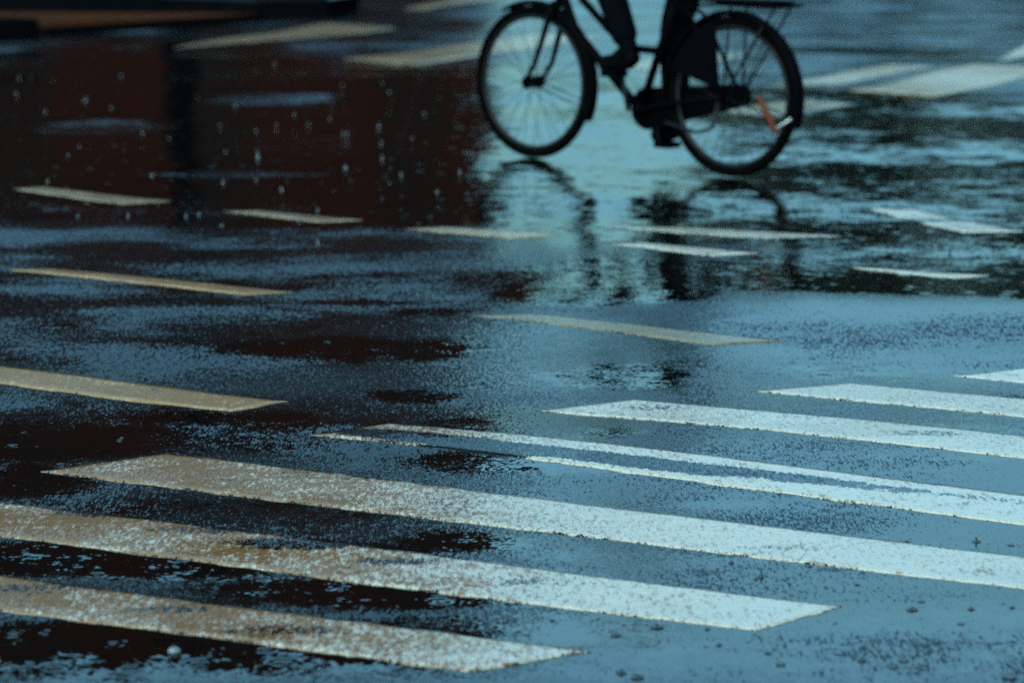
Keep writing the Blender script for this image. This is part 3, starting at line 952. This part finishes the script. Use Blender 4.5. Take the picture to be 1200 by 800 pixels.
for i in range(9):
    a = R(-12 + 102 * i / 8)
    pr.append((.094 * math.cos(a) + .001, .1 * math.sin(a)))
hair.lathe(pr, (hx - .014, 0, hz + .038), 18)
hair.build("hair", M_HAIR, rider)
# trousers
tv = [(HX + .03, 0, hipz + .09, .115, .145), (HX, 0, hipz, .115, .15)]
te = [(0, 1)]
for (h, k, a) in ((hL, kL, aL), (hR, kR, aR)):
    b0 = len(tv)
    tv += [(*h, .095), (*lerp(h, k, .5), .088), (*k, .074), (*lerp(k, a, .35), .074), (*lerp(k, a, .8), .064), (*lerp(k, a, .97), .062)]
    te += [(1, b0), (b0, b0 + 1), (b0 + 1, b0 + 2), (b0 + 2, b0 + 3), (b0 + 3, b0 + 4), (b0 + 4, b0 + 5)]
skin("trousers", tv, te, M_TROUSER, rider, root=1)
jv = [(HX - .01, 0, hipz - .01, .13, .17), (HX + .10, 0, hipz + .2, .125, .16), (HX + .2, 0, hipz + .38, .13, .175), (shx + .03, 0, shz + .045, .075)]
je = [(0, 1), (1, 2), (2, 3)]
for (g, sy) in ((gripL, 1), (gripR, -1)):
    b0 = len(jv)
    el = (shx + .04, sy * .27, shz - .27); wr = (g[0] - .07, g[1], g[2] + .065)
    jv += [(shx, sy * .17, shz, .078), (*el, .053), (*wr, .038)]
    je += [(2, b0), (b0, b0 + 1), (b0 + 1, b0 + 2)]
skin("jacket", jv, je, M_COAT, rider, root=1)
for (a, k) in ((aL, kL), (aR, kR)):
    MB().tube([lerp(k, a, .7), lerp(k, a, .9), a, (a[0] + .01, a[1], a[2] - .04)], [.046, .042, .044, .04], 12).build("sock", M_TROUSER, rider)
for (a, p, sy) in ((aL, PL, 1), (aR, PR, -1)):
    tilt = 0 if sy > 0 else -.02
    sv = [(a[0] - .045, a[1], p[1] + .048 + tilt * -1.4, .034), (a[0] + .005, a[1], a[2] - .045, .042), (p[0] + .0, a[1] + sy * .005, p[1] + .047, .036, .043), (p[0] + .09, a[1] + sy * .01, p[1] + .04, .024, .038), (a[0], a[1], a[2] + .01, .041)]
    skin("shoe", sv, [(0, 1), (1, 2), (2, 3), (1, 4)], M_SHOE, rider, root=1)

# ------------------------------------------------------------------ rain splashes
def water_mat(name, col, tr, rough):
    m = simple(name, col, rough, var=.2, scale=200)
    m.node_tree.nodes["Principled BSDF"].inputs["Transmission Weight"].default_value = tr
    m.node_tree.nodes["Principled BSDF"].inputs["IOR"].default_value = 1.33
    return m


M_WATER_DARK = water_mat("dark_rain_water", (0.05, 0.065, 0.075), 0.25, 0.05)  # splash water with the dark it mirrors put into its colour
M_WATER_PALE = water_mat("pale_rain_water", (0.26, 0.31, 0.34), 0.4, 0.1)  # pale copy of the splash water, refracted light put into its colour


def splash_mesh(kind, seed):
    rr = random.Random(seed)
    m = MB()
    if kind in ("jet", "pale_jet"):
        h = rr.uniform(.016, .034)
        lean = rr.uniform(-.002, .002)
        prof = [(.0105, -.001), (.0065, .0015), (.0032, .005), (.0021, h * .5), (.0018, h * .74), (.0034, h * .82), (.0042, h * .9), (.0032, h * .97), (.001, h)]
        m.lathe(prof, n=12, wob=lambda a, i: 1 + .12 * math.sin(3 * a + i))
    elif kind == "crown":
        r0 = rr.uniform(.0055, .0085); h = rr.uniform(.0025, .0042)
        ph = rr.uniform(0, 6)
        n = 24
        vs, fs = [], []
        lay = [(r0 * 1.25, -.001), (r0, h * .3), (r0 * 1.02, h * .7), (r0 * 1.22, h), (r0 * .95, h * .75), (r0 * .82, h * .3), (r0 * .5, .0012), (.0005, .001)]
        for i, (r_, z) in enumerate(lay):
            for k in range(n):
                a = 2 * math.pi * k / n
                zz = z * (1 + .15 * math.sin(5 * a + ph)) if i in (2, 3, 4) else z
                vs.append((math.cos(a) * r_, math.sin(a) * r_, zz))
        for i in range(len(lay) - 1):
            for k in range(n):
                q = (k + 1) % n
                fs.append((i * n + k, i * n + q, (i + 1) * n + q, (i + 1) * n + k))
        m.add(vs, fs)
        if rr.random() < .5:
            m.lathe([(.0035, .0005), (.0022, .003), (.0017, .007), (.0024, .009), (.0008, .0105)], n=10)
    else:
        r0 = .0115
        m.lathe([(r0 * 1.15, -.001), (r0, .0012), (r0 * .93, r0 * .3), (r0 * .75, r0 * .52), (r0 * .45, r0 * .66), (r0 * .1, r0 * .7)], n=22)
    return m


protos = {k: [splash_mesh(k, s).build("rain_splash", M_WATER_PALE if k == "pale_jet" else M_WATER_DARK) for s in range(n)] for k, n in (("pale_jet", 6), ("jet", 5), ("crown", 6))}
used = set()


def put_splash(kind, u, v, s, label, group):
    p = random.choice(protos[kind])
    if p.name in used:
        o = p.copy(); COL.objects.link(o)
    else:
        o = p; used.add(p.name)
    x, y = ground(u, v)
    o.location = (x, y, float(height_at(np.array([x]), np.array([y]))[0]))
    o.rotation_euler = (0, 0, random.uniform(0, 6.28))
    o.scale = (s * .75, s * .75, s * .5) if kind == "pale_jet" else (s * 1.05, s * 1.05, s * .55)
    tag(o, label, "splash", group)


GA = ("tiny pale splash of a raindrop in the dark red puddle at the upper left", "raindrop splashes in the dark puddle")
GB = ("tiny dark splash of a raindrop in the bright puddle below and right of the bicycle", "raindrop splashes in the bright puddle")
GC = ("small crown splash of a raindrop on the wet road in the right foreground", "raindrop splashes in the right foreground")
for (u, v, s) in [(100, 118, 1.6), (302, 190, 1.7), (405, 200, 1.6), (178, 208, 1.2), (56, 214, 1), (322, 74, 1.1), (345, 133, .9), (402, 155, 1), (330, 222, 1.3), (91, 252, 1),
                  (150, 252, 1), (218, 252, 1.1), (233, 250, .9), (448, 190, 1), (512, 226, 1.1), (260, 262, .9), (80, 185, .8), (300, 152, .9), (448, 100, .8), (19, 110, 1), (350, 256, 1)]:
    put_splash("pale_jet", u, v, s, *GA)
for _ in range(48):
    put_splash(random.choice(["pale_jet", "pale_jet", "crown"]), random.uniform(10, 545), random.uniform(85, 285), random.uniform(.6, 1.1), *GA)
for (u, v) in [(870, 245), (848, 247), (986, 246), (951, 256), (1029, 253), (1058, 268), (1091, 275), (1099, 274), (1090, 282), (1021, 310), (1020, 305), (960, 312), (966, 312), (743, 283), (1074, 313), (1190, 282)]:
    put_splash("crown", u, v, random.uniform(.9, 1.2), *GB)
for (u, v) in [(1021, 312), (743, 286), (995, 314), (1113, 301)]:
    put_splash("jet", u, v, 1.2, *GB)
for _ in range(34):
    put_splash(random.choice(["crown", "crown", "jet"]), random.uniform(700, 1195), random.uniform(215, 335), random.uniform(.5, .9), *GB)
for (u, v, s) in [(770, 738, 1.25), (722, 748, 1.0), (829, 741, .7), (857, 660, .9), (949, 664, .8), (892, 678, .9), (1069, 718, 1.1), (1138, 718, 1.0), (1126, 736, .8), (1059, 779, 1.3), (1010, 779, 1.1),
                  (915, 783, 1.2), (1012, 764, 1), (728, 792, 1.3), (747, 797, 1.2), (1183, 798, 1.6), (843, 760, .8), (1090, 768, .8), (1145, 632, .9), (1185, 636, .8), (1080, 708, .8), (1186, 716, .8), (1075, 787, .7), (900, 770, .7)]:
    put_splash("crown", u, v, s, *GC)
for (u, v, s) in [(892, 676, .8), (1144, 633, .7)]:
    put_splash("jet", u, v, s, *GC)
for _ in range(12):
    put_splash("crown", random.uniform(640, 1195), random.uniform(610, 798), random.uniform(.35, .65), *GC)
for k in protos.values():
    for o in k:
        if o.name not in used: bpy.data.objects.remove(o)
bu = splash_mesh("bubble", 1).build("bubble", M_WATER_PALE)
x, y = ground(204, 767)
bu.location = (x, y, float(height_at(np.array([x]), np.array([y]))[0]))
tag(bu, "round air bubble floating on the dark puddle in front of the nearest zebra stripe", "bubble")

# ------------------------------------------------------------------ daylight: overcast, blue-green sky, a soft warm sun
SUN_EL, SUN_AZ = R(42), R(205)
world = bpy.data.worlds.new("World")
scene.world = world
world.use_nodes = True
nt = world.node_tree
bg = nt.nodes["Background"]
sky = nt.nodes.new("ShaderNodeTexSky")
sky.sky_type = "NISHITA"
sky.sun_disc = False
sky.sun_elevation = SUN_EL
sky.sun_rotation = SUN_AZ
sky.air_density = 1.0
sky.dust_density = 2.0
tcw = nt.nodes.new("ShaderNodeTexCoord")
sep = nt.nodes.new("ShaderNodeSeparateXYZ")
nt.links.new(tcw.outputs["Generated"], sep.inputs[0])
# made-up brightness by height: overhead dimmed to cut flat light on the paint
overhead_dim = ramp(nt, mth(nt, "ADD", sep.outputs["Z"], mth(nt, "MULTIPLY", mth(nt, "SUBTRACT", noise_node(nt, tcw.outputs["Generated"], 3.0, 4).outputs["Fac"], .5), .25)), 0.50, 0.92)
fac = mth(nt, "MULTIPLY", mixf(nt, overhead_dim, 1.0, 0.15), mixf(nt, ramp(nt, sep.outputs["Z"], 0.10, 0.34), 0.68, 1.75))
clouds = mixf(nt, noise_node(nt, vmth(nt, "MULTIPLY", tcw.outputs["Generated"], (1, 1, 3)), 5.0, 5, .6).outputs["Fac"], .75, 1.25)
bw_ = nt.nodes.new("ShaderNodeRGBToBW"); nt.links.new(sky.outputs["Color"], bw_.inputs[0])
greyed = mixc(nt, 0.38, sky.outputs["Color"], bw_.outputs[0])       # overcast: most of the blue is washed out
tinted = vmth(nt, "MULTIPLY", greyed, (0.50, 1.02, 1.09))
tinted = vmth(nt, "SCALE", tinted, scale=mth(nt, "MULTIPLY", fac, clouds))
nt.links.new(tinted, bg.inputs["Color"])
bg.inputs["Strength"].default_value = 0.15
sl = bpy.data.lights.new("sun", "SUN")
sl.energy = 1.2
sl.angle = R(20)
sl.color = (1.0, 0.84, 0.65)
so = bpy.data.objects.new("sun", sl)
COL.objects.link(so)
dirv = Vector((math.sin(SUN_AZ) * math.cos(SUN_EL), math.cos(SUN_AZ) * math.cos(SUN_EL), math.sin(SUN_EL)))
so.rotation_euler = dirv.to_track_quat("Z", "Y").to_euler()
so.location = (-4, -6, 12)

vs_ = scene.view_settings
vs_.view_transform = "Standard"
vs_.look = "None"
vs_.exposure = 0.5
vs_.gamma = 1.0
scene.cycles.max_bounces = 6
scene.cycles.sample_clamp_indirect = 6
scene.cycles.use_denoising = False
